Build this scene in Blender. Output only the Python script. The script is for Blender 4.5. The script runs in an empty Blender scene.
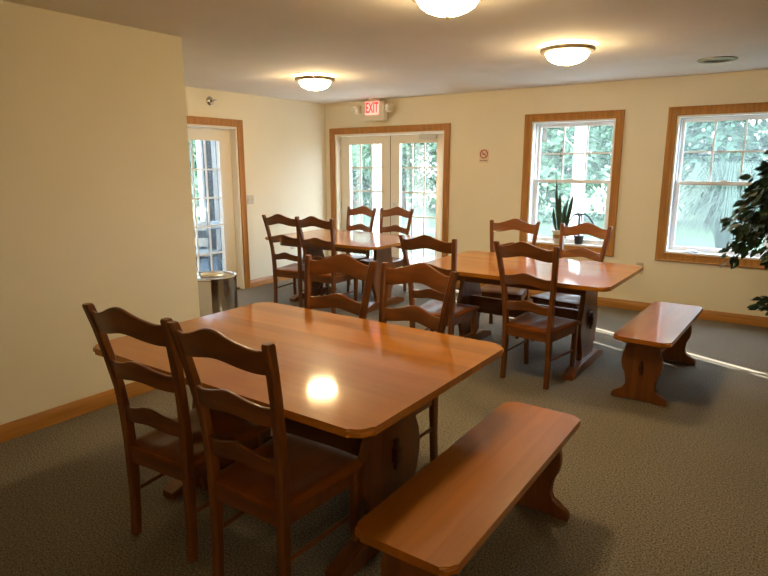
import bpy, bmesh, math, random
from mathutils import Vector, Matrix
PI = math.pi
random.seed(7)
S = bpy.context.scene
COL = S.collection

# ------------------------------------------------------------------ camera, sky, sun, exposure
FPX, CAM_H, YAW, PITCH, ROLL = 586.93, 1.5703, 0.6112, 0.2060, -0.0011
cy, sy, cp, sp = math.cos(YAW), math.sin(YAW), math.cos(PITCH), math.sin(PITCH)
fw = Vector((-sy*cp, cy*cp, -sp)); rt = Vector((cy, sy, 0)); up = rt.cross(fw)
r2 = rt*math.cos(ROLL) + up*math.sin(ROLL); u2 = up*math.cos(ROLL) - rt*math.sin(ROLL)
cd = bpy.data.cameras.new('camera'); cam = bpy.data.objects.new('camera', cd); COL.objects.link(cam)
cd.sensor_fit = 'HORIZONTAL'; cd.sensor_width = 36; cd.lens = FPX/768*36; cd.clip_start = 0.05; cd.clip_end = 200
cam.matrix_world = Matrix(((r2.x, u2.x, -fw.x, 0), (r2.y, u2.y, -fw.y, 0), (r2.z, u2.z, -fw.z, CAM_H), (0, 0, 0, 1)))
S.camera = cam

SKY = 8.5
LAMP = 42.0
SUN = 30.0
world = bpy.data.worlds.new('sky'); S.world = world; world.use_nodes = True
wb = world.node_tree.nodes['Background']; wb.inputs['Color'].default_value = (0.72, 0.83, 1.0, 1); wb.inputs['Strength'].default_value = SKY
sl = bpy.data.lights.new('sun', 'SUN'); sl.energy = SUN; sl.angle = math.radians(0.15); sl.color = (1.0, 0.95, 0.86)
sun = bpy.data.objects.new('sun', sl); COL.objects.link(sun); sun.location = (-12, 12, 9)
SAZ, SEL = math.radians(22.2), math.radians(18.6)
sun.rotation_euler = Vector((math.cos(SAZ)*math.cos(SEL), -math.sin(SAZ)*math.cos(SEL), -math.sin(SEL))).to_track_quat('-Z', 'Y').to_euler()
S.view_settings.view_transform = 'Standard'; S.view_settings.look = 'None'; S.view_settings.gamma = 1
S.view_settings.use_curve_mapping = False; S.view_settings.exposure = 1.25
S.cycles.use_denoising = True; S.cycles.max_bounces = 10; S.cycles.diffuse_bounces = 6; S.cycles.transparent_max_bounces = 24
S.cycles.sample_clamp_indirect = 6; S.cycles.caustics_reflective = False; S.cycles.caustics_refractive = False

# ------------------------------------------------------------------ materials
def mat(name, col, rough=0.6, metal=0.0, spec=0.5, noise=None, bump=None, emit=None, coat=0.0):
    """noise=(scale, amount, stretch xyz); bump=(scale, strength)"""
    m = bpy.data.materials.new(name); m.use_nodes = True; n = m.node_tree.nodes; l = m.node_tree.links
    b = n['Principled BSDF']; c4 = (*col, 1)
    b.inputs['Base Color'].default_value = c4; b.inputs['Roughness'].default_value = rough
    b.inputs['Metallic'].default_value = metal; b.inputs['Specular IOR Level'].default_value = spec
    b.inputs['Coat Weight'].default_value = coat; b.inputs['Coat Roughness'].default_value = 0.12
    tc = n.new('ShaderNodeTexCoord')
    if noise:
        sc, am, st = noise
        mp = n.new('ShaderNodeMapping'); mp.inputs['Scale'].default_value = st
        nz = n.new('ShaderNodeTexNoise'); nz.inputs['Scale'].default_value = sc; nz.inputs['Detail'].default_value = 4
        l.new(tc.outputs['Object'], mp.inputs[0]); l.new(mp.outputs[0], nz.inputs['Vector'])
        rp = n.new('ShaderNodeValToRGB')
        rp.color_ramp.elements[0].position = 0.3; rp.color_ramp.elements[1].position = 0.7
        rp.color_ramp.elements[0].color = (*[c*(1-am) for c in col], 1); rp.color_ramp.elements[1].color = (*[min(1, c*(1+am)) for c in col], 1)
        l.new(nz.outputs['Fac'], rp.inputs[0]); l.new(rp.outputs[0], b.inputs['Base Color'])
    if bump:
        nb = n.new('ShaderNodeTexNoise'); nb.inputs['Scale'].default_value = bump[0]; nb.inputs['Detail'].default_value = 3
        l.new(tc.outputs['Object'], nb.inputs['Vector'])
        bp = n.new('ShaderNodeBump'); bp.inputs['Strength'].default_value = bump[1]; bp.inputs['Distance'].default_value = 0.01
        l.new(nb.outputs['Fac'], bp.inputs['Height']); l.new(bp.outputs[0], b.inputs['Normal'])
    if emit:
        b.inputs['Emission Color'].default_value = (*emit[0], 1); b.inputs['Emission Strength'].default_value = emit[1]
    return m

WD = (0.150, 0.048, 0.0090)
WS = (0.22, 0.065, 0.010)
wood = {a: mat('stained_wood_'+a, WD, 0.36, 0, 0.35, (3.0, 0.28, st), None, None, 0.22)
        for a, st in dict(x=(0.8, 9, 9), y=(9, 0.8, 9), z=(9, 9, 0.8)).items()}
# plank-built tops: planks along the object's own x or y
def plank_mat(name, col, along):
    m = bpy.data.materials.new(name); m.use_nodes = True; n = m.node_tree.nodes; l = m.node_tree.links
    b = n['Principled BSDF']; b.inputs['Roughness'].default_value = 0.36; b.inputs['Specular IOR Level'].default_value = 0.1; b.inputs['Coat Weight'].default_value = 0.8; b.inputs['Coat Roughness'].default_value = 0.075
    tc = n.new('ShaderNodeTexCoord'); sx = n.new('ShaderNodeSeparateXYZ'); l.new(tc.outputs['Object'], sx.inputs[0])
    ac, al = ('Y', 'X') if along == 'x' else ('X', 'Y')
    d = n.new('ShaderNodeMath'); d.operation = 'DIVIDE'; d.inputs[1].default_value = 0.092; l.new(sx.outputs[ac], d.inputs[0])
    fl = n.new('ShaderNodeMath'); fl.operation = 'FLOOR'; l.new(d.outputs[0], fl.inputs[0])
    wn = n.new('ShaderNodeTexWhiteNoise'); wn.noise_dimensions = '1D'; l.new(fl.outputs[0], wn.inputs['W'])
    mp = n.new('ShaderNodeMapping'); mp.inputs['Scale'].default_value = (1.2, 14, 4) if along == 'x' else (14, 1.2, 4)
    l.new(tc.outputs['Object'], mp.inputs[0])
    ad = n.new('ShaderNodeVectorMath'); ad.operation = 'ADD'; l.new(mp.outputs[0], ad.inputs[0])
    cb = n.new('ShaderNodeCombineXYZ'); ml = n.new('ShaderNodeMath'); ml.operation = 'MULTIPLY'; ml.inputs[1].default_value = 17.0
    l.new(wn.outputs['Value'], ml.inputs[0]); l.new(ml.outputs[0], cb.inputs[2]); l.new(cb.outputs[0], ad.inputs[1])
    nz = n.new('ShaderNodeTexNoise'); nz.inputs['Scale'].default_value = 2.2; nz.inputs['Detail'].default_value = 5; l.new(ad.outputs[0], nz.inputs['Vector'])
    mx = n.new('ShaderNodeMath'); mx.operation = 'MULTIPLY_ADD'; mx.inputs[1].default_value = 0.45; l.new(wn.outputs['Value'], mx.inputs[0])
    m2 = n.new('ShaderNodeMath'); m2.operation = 'MULTIPLY'; m2.inputs[1].default_value = 0.6; l.new(nz.outputs['Fac'], m2.inputs[0]); l.new(m2.outputs[0], mx.inputs[2])
    rp = n.new('ShaderNodeValToRGB'); rp.color_ramp.elements[0].position = 0.15; rp.color_ramp.elements[1].position = 0.85
    rp.color_ramp.elements[0].color = (*[c*0.78 for c in col], 1); rp.color_ramp.elements[1].color = (*[c*1.22 for c in col], 1)
    l.new(mx.outputs[0], rp.inputs[0]); l.new(rp.outputs[0], b.inputs['Base Color'])
    return m
top_x = plank_mat('varnished_planks_x', (0.39, 0.140, 0.012), 'x')
top_y = plank_mat('varnished_planks_y', (0.345, 0.112, 0.008), 'y')
seat_m = plank_mat('varnished_seat', WS, 'y'); seat_m.node_tree.nodes['Principled BSDF'].inputs['Coat Weight'].default_value = 0.22; seat_m.node_tree.nodes['Principled BSDF'].inputs['Coat Roughness'].default_value = 0.16
dark_wood = mat('dark_wood', (0.05, 0.016, 0.006), 0.4)
oak = {a: mat('oak_trim_'+a, (0.40, 0.178, 0.036), 0.38, 0, 0.5, (4, 0.2, st)) for a, st in dict(x=(0.6, 12, 12), y=(12, 0.6, 12), z=(12, 12, 0.6)).items()}
paint = mat('cream_wall_paint', (0.80, 0.745, 0.595), 0.75, 0, 0.25, (1.5, 0.02, (1, 1, 1)), (160, 0.06))
ceil_m = mat('ceiling_paint', (0.80, 0.76, 0.71), 0.9, 0, 0.15, (2, 0.03, (1, 1, 1)), (90, 0.12))
white_vinyl = mat('white_vinyl', (0.82, 0.83, 0.84), 0.4)
door_white = mat('door_white_paint', (0.82, 0.78, 0.69), 0.45)
chrome = mat('chrome', (0.62, 0.59, 0.55), 0.11, 1.0)
satin = mat('satin_metal', (0.68, 0.66, 0.62), 0.35, 1.0)
bronze = mat('brushed_rim', (0.28, 0.22, 0.15), 0.45, 0.6)
plastic_w = mat('ivory_plastic', (0.72, 0.66, 0.53), 0.5)
plate_m = mat('switch_plate', (0.56, 0.52, 0.43), 0.4)
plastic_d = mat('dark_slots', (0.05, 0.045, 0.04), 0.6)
threshold_m = mat('bronze_threshold', (0.12, 0.09, 0.06), 0.5, 0.5)
leaf_d = mat('ficus_leaf', (0.018, 0.042, 0.020), 0.35, 0, 0.5, (6, 0.5, (1, 1, 1)))
snake = mat('snake_leaf', (0.022, 0.060, 0.024), 0.4, 0, 0.5, (14, 0.6, (0.6, 0.6, 3)))
strap_m = mat('strap_leaf', (0.012, 0.030, 0.018), 0.45)
bark = mat('bark', (0.12, 0.085, 0.055), 0.85, 0, 0.2, (10, 0.3, (3, 3, 0.6)))
pot_w = mat('glazed_white_pot', (0.72, 0.68, 0.60), 0.25)
pot_b = mat('pot_band', (0.30, 0.17, 0.05), 0.35)
pot_k = mat('dark_pot', (0.03, 0.028, 0.025), 0.4)
soil = mat('soil', (0.03, 0.02, 0.013), 0.95)
sand = mat('sand', (0.55, 0.50, 0.42), 0.95, 0, 0.1, (60, 0.3, (1, 1, 1)))
grass_m = mat('lawn_grass', (0.043, 0.070, 0.038), 0.95, 0, 0.1, (0.9, 0.45, (1, 1, 1)), (25, 0.5))
patio_m = mat('patio_concrete', (0.62, 0.62, 0.60), 0.9, 0, 0.2, (4, 0.08, (1, 1, 1)))
exterior = mat('exterior_siding', (0.68, 0.68, 0.66), 0.8)
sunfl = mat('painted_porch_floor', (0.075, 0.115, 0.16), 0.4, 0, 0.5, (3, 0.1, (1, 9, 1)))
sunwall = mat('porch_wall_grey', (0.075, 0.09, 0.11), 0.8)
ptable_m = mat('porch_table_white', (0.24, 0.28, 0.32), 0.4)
sun_blocker_m = mat('sun_blocker_boards', (0.22, 0.19, 0.16), 0.9, 0, 0.2, (3, 0.2, (9, 9, 0.6)))
red_face = mat('exit_face', (0.75, 0.16, 0.12), 0.5, 0, 0.5, emit=((1.0, 0.32, 0.24), 0.85))
red_letter = mat('exit_letter', (0.45, 0.02, 0.02), 0.5, emit=((0.75, 0.03, 0.03), 0.5))
sign_red = mat('sign_red', (0.40, 0.035, 0.02), 0.6)
sign_k = mat('sign_black', (0.05, 0.035, 0.03), 0.6)
sign_p = mat('sign_paper', (0.75, 0.62, 0.47), 0.6)
lens_m = mat('lamp_lens', (0.75, 0.72, 0.62), 0.2)
rubber_and_gap = mat('black_rubber_and_gap', (0.02, 0.02, 0.02), 0.7)

def leafy(name, col, am):
    m = mat(name, col, 0.7, 0, 0.25, (0.7, am, (1, 1, 1)))
    n = m.node_tree.nodes; l = m.node_tree.links; b = n['Principled BSDF']; out = n['Material Output']
    tr = n.new('ShaderNodeBsdfTranslucent'); tr.inputs['Color'].default_value = (*[min(1, c*1.2) for c in col], 1)
    mx = n.new('ShaderNodeMixShader'); mx.inputs[0].default_value = 0.35
    l.new(b.outputs[0], mx.inputs[1]); l.new(tr.outputs[0], mx.inputs[2]); l.new(mx.outputs[0], out.inputs['Surface'])
    return m
leaves = [leafy('tree_leaves_mid', (0.088, 0.168, 0.098), 0.5), leafy('tree_leaves_pale', (0.125, 0.215, 0.13), 0.45), leafy('tree_leaves_deep', (0.058, 0.118, 0.075), 0.5)]
plume_m = leafy('fountain_grass_blades', (0.055, 0.092, 0.070), 0.35)

carpet = bpy.data.materials.new('loop_carpet'); carpet.use_nodes = True
n = carpet.node_tree.nodes; l = carpet.node_tree.links; b = n['Principled BSDF']
b.inputs['Roughness'].default_value = 1.0; b.inputs['Specular IOR Level'].default_value = 0.1
tc = n.new('ShaderNodeTexCoord')
v1 = n.new('ShaderNodeTexNoise'); v1.inputs['Scale'].default_value = 120; v1.inputs['Detail'].default_value = 3; v1.inputs['Roughness'].default_value = 0.7
v2 = n.new('ShaderNodeTexNoise'); v2.inputs['Scale'].default_value = 1.3; v2.inputs['Detail'].default_value = 2
l.new(tc.outputs['Object'], v1.inputs['Vector']); l.new(tc.outputs['Object'], v2.inputs['Vector'])
r1 = n.new('ShaderNodeValToRGB'); r1.color_ramp.elements[0].position = 0.36; r1.color_ramp.elements[1].position = 0.64
r1.color_ramp.elements[0].color = (0.062, 0.054, 0.041, 1); r1.color_ramp.elements[1].color = (0.285, 0.248, 0.192, 1)
l.new(v1.outputs['Fac'], r1.inputs[0])
mr = n.new('ShaderNodeMapRange'); mr.inputs['To Min'].default_value = 0.88; mr.inputs['To Max'].default_value = 1.1; l.new(v2.outputs['Fac'], mr.inputs['Value'])
mm = n.new('ShaderNodeMix'); mm.data_type = 'RGBA'; mm.blend_type = 'MULTIPLY'; mm.inputs['Factor'].default_value = 1
l.new(r1.outputs[0], mm.inputs['A']); l.new(mr.outputs[0], mm.inputs['B']); l.new(mm.outputs['Result'], b.inputs['Base Color'])
bp = n.new('ShaderNodeBump'); bp.inputs['Strength'].default_value = 0.5; bp.inputs['Distance'].default_value = 0.004
l.new(v1.outputs['Fac'], bp.inputs['Height']); l.new(bp.outputs[0], b.inputs['Normal'])

glass = bpy.data.materials.new('window_glass'); glass.use_nodes = True
n = glass.node_tree.nodes; l = glass.node_tree.links; n.remove(n['Principled BSDF'])
tr = n.new('ShaderNodeBsdfTransparent'); tr.inputs['Color'].default_value = (0.96, 0.975, 0.97, 1)
gl = n.new('ShaderNodeBsdfGlossy'); gl.inputs['Roughness'].default_value = 0.02
fr = n.new('ShaderNodeFresnel'); fr.inputs['IOR'].default_value = 1.45
mx = n.new('ShaderNodeMixShader'); geo = n.new('ShaderNodeNewGeometry'); fb = n.new('ShaderNodeMath'); fb.operation = 'MULTIPLY_ADD'; fb.inputs[1].default_value = -1; fb.inputs[2].default_value = 1
l.new(geo.outputs['Backfacing'], fb.inputs[0]); ff = n.new('ShaderNodeMath'); ff.operation = 'MULTIPLY'; l.new(fb.outputs[0], ff.inputs[0]); l.new(fr.outputs[0], ff.inputs[1])
l.new(ff.outputs[0], mx.inputs[0]); l.new(tr.outputs[0], mx.inputs[1]); l.new(gl.outputs[0], mx.inputs[2])
glare_veil = n.new('ShaderNodeBsdfTranslucent'); glare_veil.inputs['Color'].default_value = (0.85, 0.95, 0.95, 1)  # pale veil imitating glare over the panes, mixed into the glass
mx2 = n.new('ShaderNodeMixShader'); mx2.inputs[0].default_value = 0.03; l.new(mx.outputs[0], mx2.inputs[1]); l.new(glare_veil.outputs[0], mx2.inputs[2])
l.new(mx2.outputs[0], n['Material Output'].inputs['Surface'])

bowl_m = bpy.data.materials.new('lit_glass_bowl'); bowl_m.use_nodes = True
b = bowl_m.node_tree.nodes['Principled BSDF']; b.inputs['Base Color'].default_value = (0.9, 0.85, 0.75, 1); b.inputs['Roughness'].default_value = 0.3
b.inputs['Emission Color'].default_value = (1.0, 0.73, 0.37, 1); b.inputs['Emission Strength'].default_value = LAMP

# ------------------------------------------------------------------ mesh helpers
class MB:
    def __init__(s): s.bm = bmesh.new()
    def add(s, verts, faces):
        vs = [s.bm.verts.new(v) for v in verts]; fs = []
        for f in faces:
            try: fs.append(s.bm.faces.new([vs[i] for i in f]))
            except ValueError: pass
        return vs, fs
    def box(s, a, b, bev=0.0, rot=None):
        x0, y0, z0 = [min(p, q) for p, q in zip(a, b)]; x1, y1, z1 = [max(p, q) for p, q in zip(a, b)]
        V = [Vector(v) for v in ((x0,y0,z0),(x1,y0,z0),(x1,y1,z0),(x0,y1,z0),(x0,y0,z1),(x1,y0,z1),(x1,y1,z1),(x0,y1,z1))]
        if rot:
            c = sum(V, Vector())/8; V = [rot @ (v-c) + c for v in V]
        vs, fs = s.add(V, ((3,2,1,0),(4,5,6,7),(0,1,5,4),(1,2,6,5),(2,3,7,6),(3,0,4,7)))
        if bev: bmesh.ops.bevel(s.bm, geom=list({e for f in fs for e in f.edges}), offset=bev, segments=2, affect='EDGES')
        return s
    def prism(s, outline, fn, d0, d1, bev=0.0, seg=2):
        """outline: list of 2D points; fn(u, v, d) -> 3D"""
        k = len(outline)
        V = [fn(u, v, d0) for u, v in outline] + [fn(u, v, d1) for u, v in outline]
        F = [tuple(reversed(range(k))), tuple(range(k, 2*k))] + [(i, (i+1) % k, k+(i+1) % k, k+i) for i in range(k)]
        vs, fs = s.add(V, F)
        if bev:
            es = list({e for f in fs[:2] for e in f.edges})
            bmesh.ops.bevel(s.bm, geom=es, offset=bev, segments=seg, affect='EDGES', clamp_overlap=True)
        return s
    def loft(s, pts, sec, close=True):
        """pts: centres; sec: per point (half x, half y) rectangles with small chamfers"""
        V, F = [], []
        for (x, y, z), (a, b) in zip(pts, sec):
            c = min(a, b)*0.35
            for dx, dy in ((-a+c,-b),(a-c,-b),(a,-b+c),(a,b-c),(a-c,b),(-a+c,b),(-a,b-c),(-a,-b+c)): V.append((x+dx, y+dy, z))
        m = 8
        for i in range(len(pts)-1):
            for j in range(m): F.append((i*m+j, i*m+(j+1) % m, (i+1)*m+(j+1) % m, (i+1)*m+j))
        F.append(tuple(reversed(range(m)))); F.append(tuple(range((len(pts)-1)*m, len(pts)*m)))
        s.add(V, F); return s
    def tube(s, pts, r, k=8):
        pts = [Vector(p) for p in pts]; rs = r if isinstance(r, (list, tuple)) else [r]*len(pts); V, F = [], []
        for i, p in enumerate(pts):
            t = (pts[min(i+1, len(pts)-1)] - pts[max(i-1, 0)]).normalized()
            a = t.cross(Vector((0, 0, 1)));
            if a.length < 0.05: a = t.cross(Vector((1, 0, 0)))
            a.normalize(); bb = t.cross(a)
            for j in range(k):
                w = 2*PI*j/k; V.append(p + (a*math.cos(w) + bb*math.sin(w))*rs[i])
        for i in range(len(pts)-1):
            for j in range(k): F.append((i*k+j, i*k+(j+1) % k, (i+1)*k+(j+1) % k, (i+1)*k+j))
        F.append(tuple(range(k))); F.append(tuple(range((len(pts)-1)*k, len(pts)*k)))
        s.add(V, F); return s
    def lathe(s, prof, c=(0, 0, 0), k=32):
        """prof: list of (radius, z)"""
        V, F, rows = [], [], []
        for r, z in prof:
            if r < 1e-5: rows.append([len(V)]); V.append((c[0], c[1], c[2]+z))
            else:
                rows.append(list(range(len(V), len(V)+k)))
                V += [(c[0]+r*math.cos(2*PI*j/k), c[1]+r*math.sin(2*PI*j/k), c[2]+z) for j in range(k)]
        for a, b in zip(rows, rows[1:]):
            for j in range(k):
                q = (j+1) % k
                if len(a) == 1 and len(b) == 1: continue
                if len(a) == 1: F.append((a[0], b[q], b[j]))
                elif len(b) == 1: F.append((a[j], a[q], b[0]))
                else: F.append((a[j], a[q], b[q], b[j]))
        s.add(V, F); return s
    def frame(s, axis, u0, u1, v0, v1, w, d0, d1, sides='lrtb', bev=0.0):
        """rectangular frame; axis 'y': u=x, v=z, d=y; axis 'x': u=y, v=z, d=x; w = member width (inside)"""
        P = (lambda u, d, v: (u, d, v)) if axis == 'y' else (lambda u, d, v: (d, u, v))
        if 'l' in sides: s.box(P(u0, d0, v0), P(u0+w, d1, v1), bev)
        if 'r' in sides: s.box(P(u1-w, d0, v0), P(u1, d1, v1), bev)
        if 't' in sides: s.box(P(u0+w, d0, v1-w), P(u1-w, d1, v1), bev)
        if 'b' in sides: s.box(P(u0+w, d0, v0), P(u1-w, d1, v0+w), bev)
        return s
    def build(s, name, material, parent=None, loc=None, smooth=35, kind=None, label=None):
        bmesh.ops.recalc_face_normals(s.bm, faces=s.bm.faces[:])
        me = bpy.data.meshes.new(name); s.bm.to_mesh(me); s.bm.free()
        me.materials.append(material)
        if smooth:
            me.polygons.foreach_set('use_smooth', [True]*len(me.polygons)); me.set_sharp_from_angle(angle=math.radians(smooth))
        o = bpy.data.objects.new(name, me); COL.objects.link(o)
        if loc: o.location = loc
        if parent: o.parent = parent
        if kind: o['kind'] = kind
        if label: o['label'] = label
        return o
def tag(o, label, cat, group=None, kind=None):
    o['label'] = label; o['category'] = cat
    if group: o['group'] = group
    if kind: o['kind'] = kind
    return o
def thing(name, label, cat, loc=(0, 0, 0), rz=0.0, group=None):
    o = bpy.data.objects.new(name, None); COL.objects.link(o); o.location = loc; o.rotation_euler = (0, 0, rz)
    o.empty_display_size = 0.1
    return tag(o, label, cat, group)
def dup(root, loc, rz, label):
    r = root.copy(); COL.objects.link(r); r.location = loc; r.rotation_euler = (0, 0, rz); r['label'] = label
    for ch in root.children:
        c = ch.copy(); COL.objects.link(c); c.parent = r
        for g in ch.children:
            d = g.copy(); COL.objects.link(d); d.parent = c
    return r
def rrect(hx, hy, r, k=6):
    out = []
    for cx, cyy, a0 in ((hx-r, hy-r, 0), (-hx+r, hy-r, PI/2), (-hx+r, -hy+r, PI), (hx-r, -hy+r, 1.5*PI)):
        for i in range(k+1):
            a = a0 + PI/2*i/k; out.append((cx+r*math.cos(a), cyy+r*math.sin(a)))
    return out

# ------------------------------------------------------------------ room shell
YB, XL, XP, YE, ZC, XR, YF = 6.757, -5.778, -3.635, 2.745, 2.44, 3.2, -2.0
T = 0.20
ST = 'structure'
MB().box((XL-T, YF-T, -0.15), (XR+T, YB+T, 0)).build('floor', carpet, kind=ST, smooth=0)
MB().box((XL-T, YF-T, ZC), (XR+T, YB+T, ZC+0.2)).build('ceiling', ceil_m, kind=ST, smooth=0)
FD = (-5.60, -3.79, 2.005)                     # french door opening x0, x1, top
W = [(-2.635, -1.70), (-1.105, -0.17)]         # window openings
WZ = (0.66, 2.06)
def wall_with_holes(name, axis, d0, d1, u0, u1, holes):
    m = MB(); P = (lambda u, d, v: (u, d, v)) if axis == 'y' else (lambda u, d, v: (d, u, v))
    cur = u0
    for (a, b2, z0, z1) in holes:
        m.box(P(cur, d0, 0), P(a, d1, ZC))
        if z0 > 0: m.box(P(a, d0, 0), P(b2, d1, z0))
        m.box(P(a, d0, z1), P(b2, d1, ZC)); cur = b2
    m.box(P(cur, d0, 0), P(u1, d1, ZC))
    return m.build(name, paint, kind=ST, smooth=0)
wall_with_holes('wall_back', 'y', YB, YB+T, XL, XR+T, [(FD[0], FD[1], 0, FD[2]), (*W[0], *WZ), (*W[1], *WZ)])
SD = (4.13, 5.085, 2.035)
wall_with_holes('wall_left', 'x', XL-T, XL, YF-T, YB+T, [(SD[0], SD[1], 0, SD[2])])
MB().box((XL, YF, 0), (XP, YE, ZC), 0).build('wall_partition', paint, kind=ST, smooth=0)
MB().box((XR, YF-T, 0), (XR+T, YB, ZC)).build('wall_right', paint, kind=ST, smooth=0)
MB().box((XL, YF-T, 0), (XR, YF, ZC)).build('wall_front', paint, kind=ST, smooth=0)

def baseboard(name, axis, d, sgn, runs, m):
    P = (lambda u, dd, v: (u, dd, v)) if axis == 'y' else (lambda u, dd, v: (dd, u, v))
    mb = MB()
    for a, b2 in runs:
        # profile: thick foot, thin lip on top
        prof = [(0, 0), (0.015, 0), (0.015, 0.072), (0.011, 0.082), (0.009, 0.086), (0.012, 0.090), (0.008, 0.101), (0, 0.101)]
        mb.prism(prof, lambda u, v, dd: P(dd, d+sgn*u, v), a, b2)
    return mb.build(name, m, kind=ST, smooth=25)
baseboard('baseboard_back', 'y', YB, -1, [(XL, FD[0]-0.085), (FD[1]+0.085, XR)], oak['x'])
baseboard('baseboard_left', 'x', XL, 1, [(SD[1]+0.085, YB-0.016)], oak['y'])
baseboard('baseboard_partition', 'x', XP, 1, [(YF, YE)], oak['y'])
baseboard('baseboard_partition_end', 'y', YE, 1, [(XL, XP+0.015)], oak['x'])
baseboard('baseboard_right', 'x', XR, -1, [(YF, YB-0.016)], oak['y'])

def casing(name, axis, d, sgn, u0, u1, v0, v1, w=0.085, bottom=True):
    """mitred casing board with a stepped profile around an opening; one mesh"""
    P = (lambda u, dd, v: (u, dd, v)) if axis == 'y' else (lambda u, dd, v: (dd, u, v))
    prof = [(0.0, 0.0), (0.0, 0.014), (0.012, 0.017), (0.018, 0.014), (w-0.022, 0.019), (w-0.01, 0.024), (w, 0.020), (w, 0.0)]   # offset outwards, thickness
    path = [((u0, v0), (-1, -1)), ((u0, v1), (-1, 1)), ((u1, v1), (1, 1)), ((u1, v0), (1, -1))]
    if not bottom: path = [((u0, v0), (-1, 0)), ((u0, v1), (-1, 1)), ((u1, v1), (1, 1)), ((u1, v0), (1, 0))]
    V, F = [], []; k = len(prof)
    for (u, v), (a, c) in path:
        for o, t in prof: V.append(P(u+a*o, d+sgn*t, v+c*o))
    segs = [(0, 1), (1, 2), (2, 3)] + ([(3, 0)] if bottom else [])
    for i, j in segs:
        for q in range(k-1): F.append((i*k+q, i*k+q+1, j*k+q+1, j*k+q))
    if not bottom: F += [tuple(range(k)), tuple(range(3*k, 4*k))]
    m = MB(); m.add(V, F)
    return m.build(name, oak['z'], kind=ST, smooth=20)
casing('trim_1', 'y', YB, -1, FD[0], FD[1], 0, FD[2], bottom=False)
casing('trim_2', 'x', XL, 1, SD[0], SD[1], 0, SD[2], bottom=False)
casing('trim_3', 'y', YB, -1, W[0][0], W[0][1], *WZ)
casing('trim_4', 'y', YB, -1, W[1][0], W[1][1], *WZ)

# ------------------------------------------------------------------ windows
def window(name, x0, x1):
    z0, z1 = WZ
    fr = MB().frame('y', x0, x1, z0, z1, 0.018, YB-0.004, YB+0.12)
    fr.frame('y', x0, x1, z0, z1, 0.032, YB+0.085, YB+0.19)
    root = fr.build(name, white_vinyl, kind=ST, smooth=0)
    zm = 1.385; a, b2 = x0+0.032, x1-0.032
    us = MB().frame('y', a, b2, zm-0.02, z1-0.032, 0.030, YB+0.135, YB+0.165, bev=0.003).build('upper_sash', white_vinyl, root, smooth=0)
    MB().box((a+0.025, YB+0.148, zm+0.01), (b2-0.025, YB+0.152, z1-0.06)).build('glass_pane', glass, us, smooth=0)
    g = MB(); wv = (b2-a-0.07)
    for i in (1, 2): g.box((a+0.035+wv*i/3-0.009, YB+0.143, zm+0.015), (a+0.035+wv*i/3+0.009, YB+0.157, z1-0.058))
    zc = (zm+0.015+z1-0.058)/2
    g.box((a+0.035, YB+0.1435, zc-0.009), (b2-0.035, YB+0.1565, zc+0.009)); g.build('muntins', white_vinyl, us, smooth=0)
    ls = MB().frame('y', a, b2, z0+0.032, zm+0.022, 0.036, YB+0.095, YB+0.132, bev=0.003).build('lower_sash', white_vinyl, root, smooth=0)
    MB().box((a+0.03, YB+0.111, z0+0.06), (b2-0.03, YB+0.115, zm-0.012)).build('glass_pane', glass, ls, smooth=0)
    MB().box(((a+b2)/2-0.03, YB+0.098, zm+0.022), ((a+b2)/2+0.03, YB+0.128, zm+0.036), 0.004).build('sash_lock', white_vinyl, ls)
    return root
window('window_1', *W[0]); w2 = window('window_2', *W[1])

# ------------------------------------------------------------------ doors
def glazed_leaf(name, axis, d0, d1, u0, u1, v1, gl_u, gl_v, cols, rows, kind=ST):
    P = (lambda u, d, v: (u, d, v)) if axis == 'y' else (lambda u, d, v: (d, u, v))
    m = MB(); g0, g1 = gl_u; h0, h1 = gl_v
    m.box(P(u0, d0, 0.015), P(g0, d1, v1)); m.box(P(g1, d0, 0.015), P(u1, d1, v1))
    m.box(P(g0, d0, 0.015), P(g1, d1, h0)); m.box(P(g0, d0, h1), P(g1, d1, v1))
    leaf = m.build(name, door_white, kind=kind, smooth=0)
    lo, hi = min(d0, d1), max(d0, d1); mid = (lo+hi)/2
    MB().frame(axis, g0-0.022, g1+0.022, h0-0.022, h1+0.022, 0.024, lo-0.007, lo+0.004).build('glazing_bead', door_white, leaf, smooth=0)
    MB().frame(axis, g0-0.022, g1+0.022, h0-0.022, h1+0.022, 0.024, hi-0.004, hi+0.007).build('glazing_bead', door_white, leaf, smooth=0)
    MB().box(P(g0, mid-0.002, h0), P(g1, mid+0.002, h1)).build('glass_pane', glass, leaf, smooth=0)
    g = MB()
    for i in range(1, cols):
        u = g0+(g1-g0)*i/cols; g.box(P(u-0.010, mid-0.008, h0), P(u+0.010, mid+0.008, h1))
    for i in range(1, rows):
        v = h0+(h1-h0)*i/rows; g.box(P(g0, mid-0.0075, v-0.010), P(g1, mid+0.0075, v+0.010))
    g.build('muntins', white_vinyl, leaf, smooth=0)
    return leaf
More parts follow.
